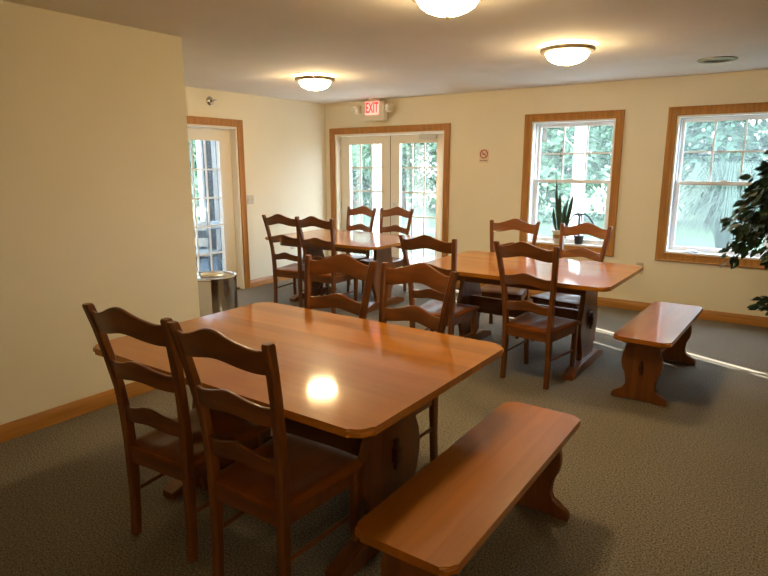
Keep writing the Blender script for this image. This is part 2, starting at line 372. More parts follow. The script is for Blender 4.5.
# frames (jambs)
MB().frame('y', FD[0], FD[1], 0, FD[2], 0.025, YB-0.003, YB+T, 'lrt').build('door_1', door_white, kind=ST, smooth=0)
MB().frame('x', SD[0], SD[1], 0, SD[2], 0.025, XL-T, XL+0.003, 'lrt').build('door_2', door_white, kind=ST, smooth=0)
xm = (FD[0]+FD[1])/2
dl = glazed_leaf('door_3', 'y', YB+0.10, YB+0.145, FD[0]+0.028, xm-0.006, FD[2]-0.03, (FD[0]+0.19, xm-0.145), (0.22, 1.865), 3, 5)
dr = glazed_leaf('door_4', 'y', YB+0.10, YB+0.145, xm+0.006, FD[1]-0.028, FD[2]-0.03, (xm+0.155, FD[1]-0.165), (0.22, 1.865), 3, 5)
ds = glazed_leaf('door_5', 'x', XL-0.145, XL-0.10, SD[0]+0.028, SD[1]-0.028, SD[2]-0.03, (SD[0]+0.16, SD[1]-0.205), (0.16, 1.865), 3, 5)
MB().box((FD[0], YB+0.06, 0), (FD[1], YB+T, 0.014)).build('trim_5', threshold_m, kind=ST, smooth=0)
MB().box((XL-T, SD[0], 0), (XL-0.06, SD[1], 0.014)).build('trim_6', threshold_m, kind=ST, smooth=0)
MB().box((xm-0.0058, YB+0.104, 0.02), (xm+0.0058, YB+0.144, FD[2]-0.03)).build('gap_shade_strip', rubber_and_gap, dl, smooth=0, label='dark strip put in as the shaded gap between the leaves')  # black strip stands in for the shade in the gap between leaves
def knob(parent, c, axis):
    R = Matrix.Rotation(PI/2, 3, 'X') if axis == 'y' else Matrix.Rotation(PI/2, 3, 'Y')
    m = MB(); m.lathe([(0, 0), (0.032, 0), (0.032, 0.006), (0.012, 0.010), (0.011, 0.035), (0.025, 0.043), (0.029, 0.056), (0.024, 0.068), (0, 0.072)], k=20)
    for v in m.bm.verts: v.co = R @ v.co + Vector(c)
    m.build('door_knob', satin, parent)
knob(dr, (xm+0.075, YB+0.10, 0.90), 'y')
m = MB(); m.lathe([(0, 0), (0.03, 0), (0.03, 0.012), (0, 0.014)], k=20)
for v in m.bm.verts: v.co = Matrix.Rotation(PI/2, 3, 'X') @ v.co + Vector((xm+0.075, YB+0.10, 1.04))
m.build('deadbolt', satin, dr)
knob(ds, (XL-0.10, SD[0]+0.09, 0.92), 'x')
for parent, ax, zs in ((dl, FD[0]+0.03, (0.3, 1.0, 1.75)), (dr, FD[1]-0.03, (0.3, 1.0, 1.75))):
    for z in zs: MB().tube([(ax, YB+0.094, z-0.045), (ax, YB+0.094, z+0.045)], 0.008).build('hinge', satin, parent)
# hydraulic closer on the right leaf
dc = thing('door_closer', 'silver hydraulic door closer at the top of the right French door', 'door closer', (-4.08, YB+0.10, 1.94))
MB().box((-0.13, -0.055, -0.03), (0.13, 0.0, 0.028), 0.008).build('body', satin, dc)
MB().tube([(-0.08, -0.028, 0.026), (-0.08, -0.028, 0.046)], 0.012).build('spindle', satin, dc)
MB().box((-0.30, -0.038, 0.042), (-0.07, -0.016, 0.049)).box((-0.31, -0.035, 0.049), (0.06, -0.02, 0.055)).build('arm', threshold_m, dc, label='dark closer arm')

# ------------------------------------------------------------------ dining tables
def make_table(label, loc, rz=0.0):
    t = thing('dining_table', label, 'table', loc, rz, 'trestle dining tables')
    L, Wd, Z = 1.59, 1.11, 0.76
    MB().prism(rrect(L/2, Wd/2, 0.065, 8), lambda u, v, d: (u, v, d), Z-0.030, Z, 0.010, 3).build('tabletop', top_x, t)
    prof = [(0.70, 0.155), (0.64, 0.140), (0.57, 0.145), (0.50, 0.168), (0.43, 0.198), (0.36, 0.215), (0.30, 0.210), (0.24, 0.185), (0.18, 0.150), (0.13, 0.135), (0.085, 0.150)]
    ol = [(w, z) for z, w in prof] + [(-w, z) for z, w in reversed(prof)]
    foot = [(-0.39, 0), (-0.33, 0), (-0.31, 0.012), (0.31, 0.012), (0.33, 0), (0.39, 0), (0.39, 0.035), (0.34, 0.052), (0.22, 0.085), (-0.22, 0.085), (-0.34, 0.052), (-0.39, 0.035)]
    for s in (-1, 1):
        x = s*0.515
        MB().prism(ol, lambda u, v, d: (d, u, v), x-0.02, x+0.02, 0.005).build('trestle', wood['z'], t)
        MB().prism(foot, lambda u, v, d: (d, u, v), x-0.042, x+0.042, 0.006).build('foot', wood['y'], t)
        MB().box((x-0.03, -0.42, 0.69), (x+0.03, 0.42, 0.73), 0.005).build('cleat', wood['y'], t)
        MB().box((x+s*0.02, -0.017, 0.345), (x+s*0.050, 0.017, 0.415), 0.004).build('tenon', dark_wood, t, label='dark through tenon')
        MB().prism([(-0.008, 0.315), (0.006, 0.315), (0.012, 0.450), (-0.010, 0.450)], lambda u, v, d: (x+s*(0.034+u), d, v), -0.009, 0.009).build('wedge', dark_wood, t, label='dark wedge pin')
    MB().box((-0.495, -0.019, 0.31), (0.495, 0.019, 0.45), 0.005).build('stretcher', wood['x'], t)
    for y in (-0.44, 0.44): MB().box((-0.62, y-0.011, 0.665), (0.62, y+0.011, 0.73), 0.003).build('apron', wood['x'], t)
    return t
t1 = make_table('nearest trestle dining table, its varnished top catching the ceiling lamp', (-1.81, 1.89, 0))
t2 = dup(t1, (-1.770, 4.575, 0), -0.008, 'trestle dining table in front of the windows beside the potted plants')
t3 = dup(t1, (-4.24, 5.29, 0), 0, 'farthest trestle dining table in front of the French doors')

# ------------------------------------------------------------------ benches (long axis = local y)
def make_bench(label, loc, rz=0.0):
    t = thing('bench', label, 'bench', loc, rz, 'trestle benches')
    L, Wd, Z = 1.25, 0.36, 0.458
    MB().prism(rrect(Wd/2, L/2, 0.04, 6), lambda u, v, d: (u, v, d), Z-0.03, Z, 0.009, 3).build('seat_top', top_y, t)
    prof = [(0.425, 0.105), (0.385, 0.100), (0.345, 0.118), (0.30, 0.128), (0.26, 0.130), (0.22, 0.122), (0.18, 0.102), (0.145, 0.090), (0.11, 0.088), (0.08, 0.100), (0.062, 0.135), (0.045, 0.165), (0.028, 0.178), (0.0, 0.178)]
    ol = [(w, z) for z, w in prof] + [(-w, z) for z, w in reversed(prof[:-1])]
    ol = [(w, z) for z, w in prof] + [(0.10, 0), (0.085, 0.014), (-0.085, 0.014), (-0.10, 0)] + [(-w, z) for z, w in reversed(prof)]
    for s in (-1, 1):
        y = s*0.515
        MB().prism(ol, lambda u, v, d: (u, d, v), y-0.019, y+0.019, 0.005).build('trestle', wood['z'], t)
        MB().prism([(-0.15, 0.43), (-0.152, 0.414), (-0.135, 0.400), (-0.105, 0.392), (0.105, 0.392), (0.135, 0.400), (0.152, 0.414), (0.15, 0.43)], lambda u, v, d: (u, d, v), y-0.026, y+0.026, 0.003).build('cleat', wood['x'], t)
        MB().box((-0.012, y+s*0.019, 0.215), (0.012, y+s*0.040, 0.262), 0.004).build('tenon', dark_wood, t, label='dark through tenon')
        MB().prism([(-0.006, 0.195), (0.005, 0.195), (0.009, 0.285), (-0.007, 0.285)], lambda u, v, d: (d, y+s*(0.029+u), v), -0.007, 0.007).build('wedge', dark_wood, t, label='dark wedge pin')
    MB().box((-0.014, -0.50, 0.19), (0.014, 0.50, 0.28), 0.004).build('stretcher', wood['y'], t)
    return t
b1 = make_bench('long low wooden bench at the right end of the nearest table', (-0.858, 1.911, 0), 0.009)
dup(b1, (-0.722, 4.590, 0), -0.030, 'wooden bench standing under the second window, facing the window table end')

# ------------------------------------------------------------------ ladder-back chairs (sitter looks along local +y)
def post_xy(z):
    K = [(0.0, 0.175, -0.212), (0.12, 0.175, -0.204), (0.28, 0.174, -0.200), (0.42, 0.175, -0.200), (0.55, 0.180, -0.204), (0.68, 0.190, -0.216), (0.82, 0.205, -0.240), (0.93, 0.217, -0.263), (1.045, 0.231, -0.293)]
    for a, b in zip(K, K[1:]):
        if z <= b[0]:
            f = (z-a[0])/(b[0]-a[0]); return a[1]+(b[1]-a[1])*f, a[2]+(b[2]-a[2])*f
    return K[-1][1], K[-1][2]
def make_chair(label, loc, rz):
    t = thing('dining_chair', label, 'chair', loc, rz, 'ladder-back dining chairs')
    zs = [0, 0.06, 0.12, 0.2, 0.28, 0.36, 0.44, 0.5, 0.55, 0.62, 0.68, 0.75, 0.82, 0.88, 0.93, 0.98, 1.030, 1.038]
    for s in (-1, 1):
        pts = []; sec = []
        for z in zs:
            x, y = post_xy(z); pts.append((s*x, y, z)); k = 1.0 if z < 1.033 else 0.8
            sec.append((0.0175*k, (0.017 + (0.006 if 0.2 < z < 0.6 else 0.002))*k))
        MB().loft(pts, sec).build('rear_leg', wood['z'], t)
        fp = [(s*0.195, 0.185, 0.402), (s*0.196, 0.187, 0.34), (s*0.196, 0.183, 0.24), (s*0.195, 0.180, 0.14), (s*0.194, 0.184, 0.06), (s*0.194, 0.192, 0.0)]
        MB().loft(fp, [(0.021, 0.021), (0.021, 0.021), (0.018, 0.018), (0.016, 0.016), (0.0155, 0.0155), (0.016, 0.016)]).build('front_leg', wood['z'], t)
        MB().tube([(s*0.175, -0.203, 0.20), (s*0.195, 0.175, 0.20)], 0.0095, 8).build('stretcher', wood['y'], t)
    # seat: saddled slab, wider in front
    N, M = 18, 14; V = []; F = []
    def sx(v): return 0.188 + 0.042*v                    # half width back -> front
    for j in range(M+1):
        v = j/M
        for i in range(N+1):
            u = -1+2*i/N; h = sx(v); y = -0.215 + 0.445*v
            if j == M or j == 0: h *= 0.965
            y += (0.010*(1-u*u) if j >= M-1 else 0)
            e = 0.010 if (i in (0, N) or j in (0, M)) else 0
            dip = 0.011*math.exp(-((abs(u)-0.42)/0.32)**2)*math.exp(-((v-0.42)/0.30)**2)
            V.append((u*h, y, 0.430-e-dip))
    nt = len(V)
    for j in range(M+1):
        v = j/M
        for i in range(N+1):
            u = -1+2*i/N; h = sx(v)*(0.965 if j in (0, M) else 1)
            V.append((u*h*0.985, -0.215+0.445*v + (0.008*(1-u*u) if j >= M-1 else 0), 0.401))
    idx = lambda i, j: j*(N+1)+i
    for j in range(M):
        for i in range(N):
            F.append((idx(i, j), idx(i+1, j), idx(i+1, j+1), idx(i, j+1)))
            F.append((nt+idx(i, j), nt+idx(i, j+1), nt+idx(i+1, j+1), nt+idx(i+1, j)))
    for i in range(N):
        F.append((idx(i, 0), nt+idx(i, 0), nt+idx(i+1, 0), idx(i+1, 0))); F.append((idx(i, M), idx(i+1, M), nt+idx(i+1, M), nt+idx(i, M)))
    for j in range(M):
        F.append((idx(0, j), idx(0, j+1), nt+idx(0, j+1), nt+idx(0, j))); F.append((idx(N, j), nt+idx(N, j), nt+idx(N, j+1), idx(N, j+1)))
    m = MB(); m.add(V, F); m.build('seat', seat_m, t, smooth=50)
    ap = MB().box((-0.175, 0.183, 0.338), (0.175, 0.205, 0.403), 0.003).box((-0.155, -0.212, 0.338), (0.155, -0.190, 0.403), 0.003)
    for s in (-1, 1):
        ap.prism([(-0.195, 0.158), (0.17, 0.184), (0.17, 0.206), (-0.195, 0.180)], lambda u, v, d: (s*v, u, d), 0.338, 0.403)
    ap.build('apron', wood['x'], t, smooth=25)
    # three wavy rails
    def rail(zb, zt, hump, dipk, bow):
        K = 28; V = []; F = []; th = 0.0095
        for i in range(K+1):
            u = -1+2*i/K
            wv = hump*(math.exp(-(u/0.42)**2)) - dipk*math.exp(-((abs(u)-0.80)/0.16)**2)
            wb = hump*0.62*math.exp(-(u/0.5)**2) - dipk*0.3*math.exp(-((abs(u)-0.8)/0.16)**2)
            top, bot = zt+wv, zb+wb
            for z, ee in ((bot, 0), (top-0.004, 0), (top, 0.004)):
                hx, py = post_xy(min(1.045, z)); x = u*(hx-0.008); y = py - bow*(1-u*u)
                V.append((x, y-th+ee, z)); V.append((x, y+th-ee, z))
        for i in range(K):
            a, c = i*6, (i+1)*6
            F += [(a, a+2, c+2, c), (a+2, a+4, c+4, c+2), (a+4, a+5, c+5, c+4), (a+5, a+3, c+3, c+5), (a+3, a+1, c+1, c+3), (a+1, a, c, c+1)]
        F += [(0, 1, 3, 5, 4, 2), tuple(K*6+q for q in (0, 2, 4, 5, 3, 1))]
        m = MB(); m.add(V, F); return m
    rail(0.924, 1.014, 0.044, 0.006, 0.030).build('crest_rail', wood['x'], t, smooth=45)
    rail(0.728, 0.800, 0.030, 0.004, 0.026).build('back_rail', wood['x'], t, smooth=45)
    rail(0.535, 0.600, 0.028, 0.004, 0.022).build('back_rail', wood['x'], t, smooth=45)
    return t
N_, F_ = 0.0, PI
chairs = [
    (-2.044, 1.482, 0.075, 'dark ladder-back chair at the near left of the front table, back to the viewer'),
    (-1.512, 1.490, 0.020, 'dark ladder-back chair in the foreground with its reddish seat showing, right of its twin'),
    (-2.142, 2.355, PI+0.09, 'ladder-back chair across the front table, the left one of the far pair'),
    (-1.648, 2.352, PI-0.08, 'ladder-back chair across the front table, the right one of the far pair'),
    (-1.482, 4.150, -0.11, 'whole ladder-back chair seen from behind at the window table, dark against its lit top'),
    (-2.288, 4.110, 0.04, 'ladder-back chair behind the front pair, at the left of the window table near side'),
    (-2.210, 5.150, PI+0.14, 'ladder-back chair across the window table, left of the one before the snake plant'),
    (-1.614, 5.150, PI-0.18, 'ladder-back chair directly before the first window, in front of the snake plant'),
    (-4.625, 4.880, 0.11, 'leftmost ladder-back chair of the far table, its back near the white left wall'),
    (-4.130, 4.885, 0.06, 'ladder-back chair on the near side of the far table, the one nearer its trestle end'),
    (-4.665, 5.830, PI-0.10, 'ladder-back chair across the far table before the left French door leaf'),
    (-4.150, 5.930, PI+0.03, 'ladder-back chair across the far table before the right French door leaf'),
]
first = None
for x, y, rz, lab in chairs:
    if first is None: first = make_chair(lab, (x, y, 0), rz)
    else: dup(first, (x, y, 0), rz, lab)

# ------------------------------------------------------------------ ceiling lamps
def make_lamp(label, loc):
    t = thing('ceiling_light', label, 'ceiling light', loc, 0, 'flush ceiling lights')
    MB().lathe([(0, 0), (0.10, 0), (0.10, -0.016), (0, -0.016)], k=32).build('canopy', bronze, t)
    bowl = [(0.108, -0.006), (0.112, -0.022), (0.148, -0.034), (0.157, -0.052), (0.154, -0.068), (0.138, -0.092), (0.110, -0.111), (0.072, -0.126), (0.030, -0.134), (0, -0.135)]
    MB().lathe(bowl, k=40).build('glass_bowl', bowl_m, t, label='glowing white glass bowl')
    MB().lathe([(0.150, -0.033), (0.188, -0.018), (0.196, -0.020), (0.198, -0.036), (0.192, -0.048), (0.1605, -0.056), (0.150, -0.033)], k=48).build('rim', bronze, t)
    MB().lathe([(0, -0.133), (0.010, -0.135), (0.013, -0.142), (0.007, -0.151), (0, -0.153)], k=16).build('finial', bronze, t)
    return t
lm = make_lamp('ceiling light over the front table, cut off by the top edge', (-1.55, 2.77, ZC))
dup(lm, (-1.54, 4.58, ZC), 0, 'ceiling light over the window table, right of centre')
dup(lm, (-4.09, 4.64, ZC), 0, 'ceiling light over the far table by the left wall')
dup(lm, (1.5, -1.1, ZC), 0, 'added unseen ceiling light behind the viewer, fill for the near carpet')  # extra lamp added out of view to brighten the near carpet
# ceiling vent
v = thing('ceiling_vent', 'round dark ceiling vent above the second window', 'vent', (-0.70, 5.88, ZC))
MB().lathe([(0.10, 0), (0.152, 0), (0.150, -0.010), (0.120, -0.014), (0.10, -0.008)], k=36).build('rim', bronze, v)
for i in range(4):
    r = 0.022+0.026*i; MB().lathe([(r, -0.012), (r+0.020, -0.004), (r+0.020, -0.001), (r, -0.009), (r, -0.012)], k=30).build('louvre', bronze, v)
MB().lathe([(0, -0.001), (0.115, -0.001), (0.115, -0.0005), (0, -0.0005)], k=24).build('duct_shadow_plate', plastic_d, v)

# ------------------------------------------------------------------ exit sign with emergency lamps
def text_mesh(name, body, size, loc, parent, material, depth=0.001, sx=1.0, bold=0.0):
    c = bpy.data.curves.new(name, 'FONT'); c.body = body; c.size = size; c.align_x = 'CENTER'; c.align_y = 'CENTER'; c.extrude = depth; c.offset = bold
    o = bpy.data.objects.new(name, c); COL.objects.link(o)
    dg = bpy.context.evaluated_depsgraph_get(); me = bpy.data.meshes.new_from_object(o.evaluated_get(dg)); bpy.data.objects.remove(o)
    me.transform(Matrix.Rotation(PI/2, 4, 'X') @ Matrix.Diagonal((sx, 1, 1, 1)))
    me.materials.clear(); me.materials.append(material)
    r = bpy.data.objects.new(name, me); COL.objects.link(r); r.location = loc; r.parent = parent
    return r
ex = thing('exit_sign', 'lit red exit sign with two lamp heads above the French doors', 'sign', (-4.82, 6.65, 2.29))
MB().box((-0.19, -0.035, -0.13), (0.19, 0.035, 0.115), 0.008).box((-0.10, 0.03, -0.06), (0.10, YB-6.65, 0.08)).build('housing', plastic_w, ex)
MB().box((-0.12, -0.039, -0.055), (0.105, -0.034, 0.118), 0.002).build('face', red_face, ex)
text_mesh('lettering', 'EXIT', 0.185, (-0.008, -0.0405, 0.030), ex, red_letter, 0.001, 0.56, 0.004)
MB().lathe([(0, 0.15), (0.11, 0.15), (0.10, 0.13), (0.07, 0.112), (0, 0.112)], k=24).build('canopy', plastic_w, ex)
for s in (-1, 1):
    h = MB().box((s*0.21, -0.055, -0.03), (s*0.31, 0.035, 0.07), 0.012).build('lamp_head', plastic_w, ex)
    MB().lathe([(0, 0), (0.036, 0), (0.036, 0.004), (0.02, 0.010), (0, 0.012)], k=20)
    m = MB(); m.lathe([(0, 0), (0.038, 0), (0.036, 0.006), (0.02, 0.011), (0, 0.012)], k=20)
    for q in m.bm.verts: q.co = Matrix.Rotation(PI/2, 3, 'X') @ q.co + Vector((s*0.26, -0.054, 0.02))
    m.build('lens', lens_m, h)
    MB().tube([(s*0.185, 0.0, 0.02), (s*0.215, 0.0, 0.02)], 0.012).build('swivel', plastic_w, ex)

# ------------------------------------------------------------------ no-smoking sign
ns = thing('no_smoking_sign', 'small no smoking sign on the wall between door and window', 'sign', (-3.233, YB, 1.685))
MB().box((-0.062, -0.003, -0.085), (0.062, 0.0, 0.075), 0).build('plate', sign_p, ns, smooth=0)
m = MB(); m.lathe([(0.042, 0), (0.054, 0), (0.054, 0.0015), (0.042, 0.0015), (0.042, 0)], k=36)
for q in m.bm.verts: q.co = Matrix.Rotation(PI/2, 3, 'X') @ q.co + Vector((0, -0.0032, 0.020))
m.build('ring', sign_red, ns)
MB().box((-0.046, -0.0052, 0.015), (0.046, -0.0036, 0.025), 0, Matrix.Rotation(PI/4, 3, 'Y')).build('slash', sign_red, ns, smooth=0)
MB().box((-0.030, -0.0042, 0.014), (0.012, -0.0034, 0.023)).box((0.015, -0.0042, 0.014), (0.022, -0.0034, 0.023)).tube([(0.024, -0.0038, 0.024), (0.03, -0.0038, 0.034), (0.022, -0.0038, 0.042)], 0.002, 6).build('cigarette', sign_k, ns, smooth=0)
text_mesh('lettering', 'No Smoking', 0.021, (0, -0.0036, -0.058), ns, sign_k, 0.0004, 0.95, 0.0006)

# ------------------------------------------------------------------ wall fittings
def wall_plate(name, label, cat, loc, normal, w, h, kind):
    rz = {'-y': 0, '+x': PI/2}[normal]
    t = thing(name, label, cat, loc, rz)
    MB().box((-w/2, -0.006, -h/2), (w/2, 0.0, h/2), 0.003).build('plate', plate_m, t)
    if kind == 'switch':
        for x in (-w/4, w/4):
            MB().box((x-0.005, -0.016, -0.009), (x+0.005, -0.005, 0.010), 0.002).build('toggle', plastic_w, t)
    else:
        for z in (-0.02, 0.02):
            f = MB().prism(rrect(0.017, 0.014, 0.009, 4), lambda u, vv, d: (u, d, vv+z), -0.009, -0.005).build('receptacle', plastic_w, t)
            MB().box((-0.008, -0.0096, z-0.004), (-0.006, -0.0088, z+0.006)).box((0.006, -0.0096, z-0.004), (0.008, -0.0088, z+0.006)).build('slots', plastic_d, f)
    MB().lathe([(0, 0), (0.003, 0), (0.003, 0.001), (0, 0.0015)], k=8)
    return t
wall_plate('light_switch', 'ivory double light switch beside the side door on the left wall', 'light switch', (XL, 5.25, 1.14), '+x', 0.115, 0.115, 'switch')
wall_plate('wall_outlet', 'ivory wall outlet low on the left wall behind the far table', 'outlet', (XL, 5.99, 0.47), '+x', 0.075, 0.115, 'outlet')
wall_plate('wall_outlet', 'ivory wall outlet under the gap between the two windows', 'outlet', (-1.335, YB, 0.47), '-y', 0.075, 0.125, 'outlet')
bl = thing('sprinkler_head', 'round chrome sprinkler head on the left wall above the side door', 'sprinkler', (XL, 4.70, 2.308), PI/2)
m = MB(); m.lathe([(0, 0), (0.052, 0), (0.050, 0.010), (0.036, 0.022), (0.018, 0.026), (0, 0.026)], k=28)
for q in m.bm.verts: q.co = Matrix.Rotation(PI/2, 3, 'X') @ q.co
m.build('escutcheon', chrome, bl)
MB().tube([(0, -0.02, 0), (0, -0.055, 0)], 0.014, 10).tube([(0.013, -0.05, 0), (0.018, -0.07, 0), (0.004, -0.09, 0)], 0.004, 6).tube([(-0.013, -0.05, 0), (-0.018, -0.07, 0), (-0.004, -0.09, 0)], 0.004, 6).build('nozzle', chrome, bl)
MB().box((-0.022, -0.098, 0.003), (0.022, -0.088, 0.016), 0.002).build('deflector', chrome, bl)

# ------------------------------------------------------------------ chrome ash urn
u = thing('ash_urn', 'chrome cylindrical ash urn standing by the side door behind the partition corner', 'ash urn', (-4.175, 3.31, 0))
MB().lathe([(0, 0), (0.205, 0), (0.207, 0.015), (0.207, 0.60), (0.212, 0.606), (0.212, 0.618), (0.205, 0.624), (0.19, 0.620), (0.185, 0.600), (0, 0.600)], k=56).build('body', chrome, u)
MB().lathe([(0, 0.615), (0.16, 0.617), (0.186, 0.612), (0.186, 0.603), (0, 0.603)], k=40).build('lid', chrome, u)
MB().lathe([(0.045, 0.618), (0.105, 0.618), (0.108, 0.630), (0.100, 0.637), (0.086, 0.634), (0.078, 0.622), (0.045, 0.620)], k=36).build('ash_tray', satin, u)
MB().lathe([(0, 0.627), (0.05, 0.628), (0.082, 0.624), (0.082, 0.619), (0, 0.619)], k=28).build('sand', sand, u)
MB().lathe([(0.2075, 0.02), (0.2095, 0.022), (0.2095, 0.05), (0.2075, 0.052)], k=56).build('base_band', rubber_and_gap, u)

# ------------------------------------------------------------------ plants on the sill
sp_ = thing('snake_plant', 'upright snake plant in a white banded pot on the first window sill', 'plant', (-2.245, YB+0.035, WZ[0]+0.018))
pr = [(0, 0), (0.058, 0), (0.062, 0.004), (0.078, 0.07), (0.088, 0.125), (0.096, 0.132), (0.097, 0.152), (0.090, 0.154), (0.086, 0.135), (0, 0.132)]
pt = MB().lathe(pr, k=36).build('pot', pot_w, sp_)
MB().lathe([(0.0775, 0.060), (0.0800, 0.062), (0.0865, 0.102), (0.0850, 0.104)], k=36).build('band', pot_b, pt, label='brown band around the pot')
MB().lathe([(0, 0.140), (0.086, 0.138), (0.086, 0.132), (0, 0.132)], k=24).build('soil', soil, sp_)
def blade(m, base, tip, w, bend, th=0.004, curl=0.0):
    base, tip = Vector(base), Vector(tip); K = 12; V = []; F = []
    side = Vector((math.cos(curl), math.sin(curl), 0))
    for i in range(K+1):
        f = i/K; p = base.lerp(tip, f) + Vector(bend)*math.sin(PI*f)
        ww = w*(0.55+0.9*f*(1-f)*1.9)*(1 if f < 0.75 else max(0.04, (1-f)/0.25)**0.75)
        nn = side.cross(Vector((0, 0, 1)))
        tw = side*math.cos(f*0.6) + nn*math.sin(f*0.6)
        n2 = tw.cross(Vector((0, 0, 1))).normalized()
        V += [p-tw*ww, p-n2*th, p+tw*ww, p+n2*(th+ww*0.25)]
    for i in range(K):
        a, c = 4*i, 4*i+4
        for j in range(4): F.append((a+j, a+(j+1) % 4, c+(j+1) % 4, c+j))
    F += [(3, 2, 1, 0), (4*K, 4*K+1, 4*K+2, 4*K+3)]
    m.add(V, F)
for b0, tp, w, bd, cu in (((-0.02, 0.01, 0.13), (-0.085, 0.02, 0.755), 0.021, (-0.01, 0, 0), 0.1), ((0.0, 0.02, 0.13), (-0.035, 0.03, 0.60), 0.024, (-0.012, 0, 0), 0.5),
                          ((0.025, -0.01, 0.13), (0.075, 0.01, 0.56), 0.022, (0.0, -0.01, 0), -0.2), ((0.035, 0.01, 0.13), (0.125, 0.0, 0.585), 0.024, (0.012, 0, 0), 0.3),
                          ((-0.04, -0.01, 0.13), (-0.092, -0.02, 0.42), 0.019, (-0.008, 0, 0), 0.2), ((0.01, -0.03, 0.13), (0.02, -0.04, 0.36), 0.018, (0.01, 0, 0), -0.3),
                          ((-0.01, 0.035, 0.13), (0.03, 0.05, 0.48), 0.02, (0, 0.01, 0), 0.4)):
    m = MB(); blade(m, b0, tp, w, bd, curl=cu); m.build('leaf', snake, sp_, smooth=60)
ap_ = thing('strap_leaf_plant', 'dark plant with arching drooping leaves on the first window sill, right of the snake plant', 'plant', (-2.03, YB+0.055, WZ[0]+0.018))
MB().lathe([(0, 0), (0.040, 0), (0.056, 0.085), (0.060, 0.088), (0.059, 0.1), (0.052, 0.098), (0, 0.09)], k=28).build('pot', pot_k, ap_)
MB().tube([(0, 0, 0.09), (-0.004, 0, 0.2), (-0.008, 0, 0.325)], [0.010, 0.009, 0.012], 8).build('stem', bark, ap_)
def droop(pts, w):
    m = MB(); P = [Vector(p) for p in pts]; V = []; F = []
    Q = []
    for i in range(len(P)-1):
        p0, p1, p2, p3 = P[max(i-1, 0)], P[i], P[i+1], P[min(i+2, len(P)-1)]
        for q in range(5):
            f = q/5; Q.append(0.5*((2*p1)+(p2-p0)*f+(2*p0-5*p1+4*p2-p3)*f*f+(3*p1-p0-3*p2+p3)*f**3))
    Q.append(P[-1])
    for i, p in enumerate(Q):
        f = i/(len(Q)-1); t = (Q[min(i+1, len(Q)-1)]-Q[max(i-1, 0)]).normalized()
        s = t.cross(Vector((0, 1, 0)));
        if s.length < 0.1: s = Vector((1, 0, 0))
        s.normalize(); s = (s*0.75 + Vector((0, -0.66, 0))).normalized(); nn = t.cross(s).normalized()
        ww = w*(0.5+1.6*f*(1-f)+0.1*(1-f))*(1 if f < 0.8 else max(0.08, (1-f)/0.2))
        V += [p-s*ww, p-nn*0.002, p+s*ww, p+nn*0.003]
    for i in range(len(Q)-1):
        a, c = 4*i, 4*i+4
        for j in range(4): F.append((a+j, a+(j+1) % 4, c+(j+1) % 4, c+j))
    F += [(3, 2, 1, 0), tuple(4*(len(Q)-1)+j for j in range(4))]
    m.add(V, F); m.build('leaf', strap_m, ap_, smooth=60)
top = (-0.008, 0, 0.32)
droop([top, (-0.055, -0.01, 0.34), (-0.11, -0.015, 0.27), (-0.15, -0.02, 0.17)], 0.014)
droop([top, (0.055, -0.01, 0.345), (0.13, -0.015, 0.28), (0.22, -0.02, 0.13), (0.255, -0.02, 0.05)], 0.014)
droop([top, (-0.004, -0.02, 0.345), (0.004, -0.045, 0.27), (0.004, -0.05, 0.16), (0.0, -0.05, 0.10)], 0.022)
droop([top, (0.018, -0.012, 0.35), (0.024, -0.03, 0.26), (0.022, -0.034, 0.14)], 0.016)
droop([top, (-0.03, 0.01, 0.36), (-0.06, 0.02, 0.31), (-0.075, 0.02, 0.24)], 0.012)
sh = thing('folded_paper', 'small white and blue slip of paper on the second window sill', 'paper', (-0.86, YB+0.045, WZ[0]+0.0185), 0.1)
MB().prism([(-0.10, 0.0), (0.0, 0.030), (0.10, 0.0), (0.10, 0.002), (0.0, 0.032), (-0.10, 0.002)], lambda uu, vv, d: (uu, d, vv), -0.025, 0.025).build('sheet', white_vinyl, sh, smooth=0)
MB().box((0.03, -0.022, 0.001), (0.09, 0.022, 0.006), 0, Matrix.Rotation(0.0, 3, 'Y')).build('blue_strip', mat('blue_print', (0.22, 0.42, 0.60), 0.6), sh, smooth=0)

# ------------------------------------------------------------------ ficus at the right edge
def leaf_cloud(m, pts, size, aspect, tilt):
    """pts: (pos, droop dir); four-vertex folded leaves"""
    for p, d in pts:
        s = size*random.uniform(0.7, 1.2); d = Vector(d).normalized()
        side = d.cross(Vector((random.uniform(-1, 1), random.uniform(-1, 1), random.uniform(-0.6, 1))))
        if side.length < 1e-3: side = Vector((1, 0, 0))
        side.normalize(); nn = side.cross(d)
        p = Vector(p); w = s*aspect
        V = [p, p+d*s*0.35+side*w+nn*w*tilt, p+d*s*0.75+side*w*0.62+nn*w*tilt, p+d*s, p+d*s*0.75-side*w*0.62+nn*w*tilt, p+d*s*0.35-side*w+nn*w*tilt]
        m.add(V, [(0, 1, 2, 3), (0, 3, 4, 5)])
fx, fy = 0.10, 5.86
fc = thing('ficus_tree', 'dark green potted ficus at the right edge beside the second window', 'plant', (fx, fy, 0))
MB().lathe([(0, 0), (0.13, 0), (0.14, 0.01), (0.17, 0.26), (0.18, 0.265), (0.18, 0.29), (0.165, 0.29), (0.16, 0.265), (0, 0.262)], k=32).build('pot', pot_k, fc)
MB().lathe([(0, 0.272), (0.16, 0.27), (0.16, 0.262), (0, 0.262)], k=20).build('soil', soil, fc)
tw = MB(); tw.tube([(0, 0, 0.26), (0.01, 0.01, 0.6), (-0.01, 0, 0.95), (0.0, 0.0, 1.62)], [0.022, 0.02, 0.017, 0.010], 10)
pts = []
rnd = random.Random(11)
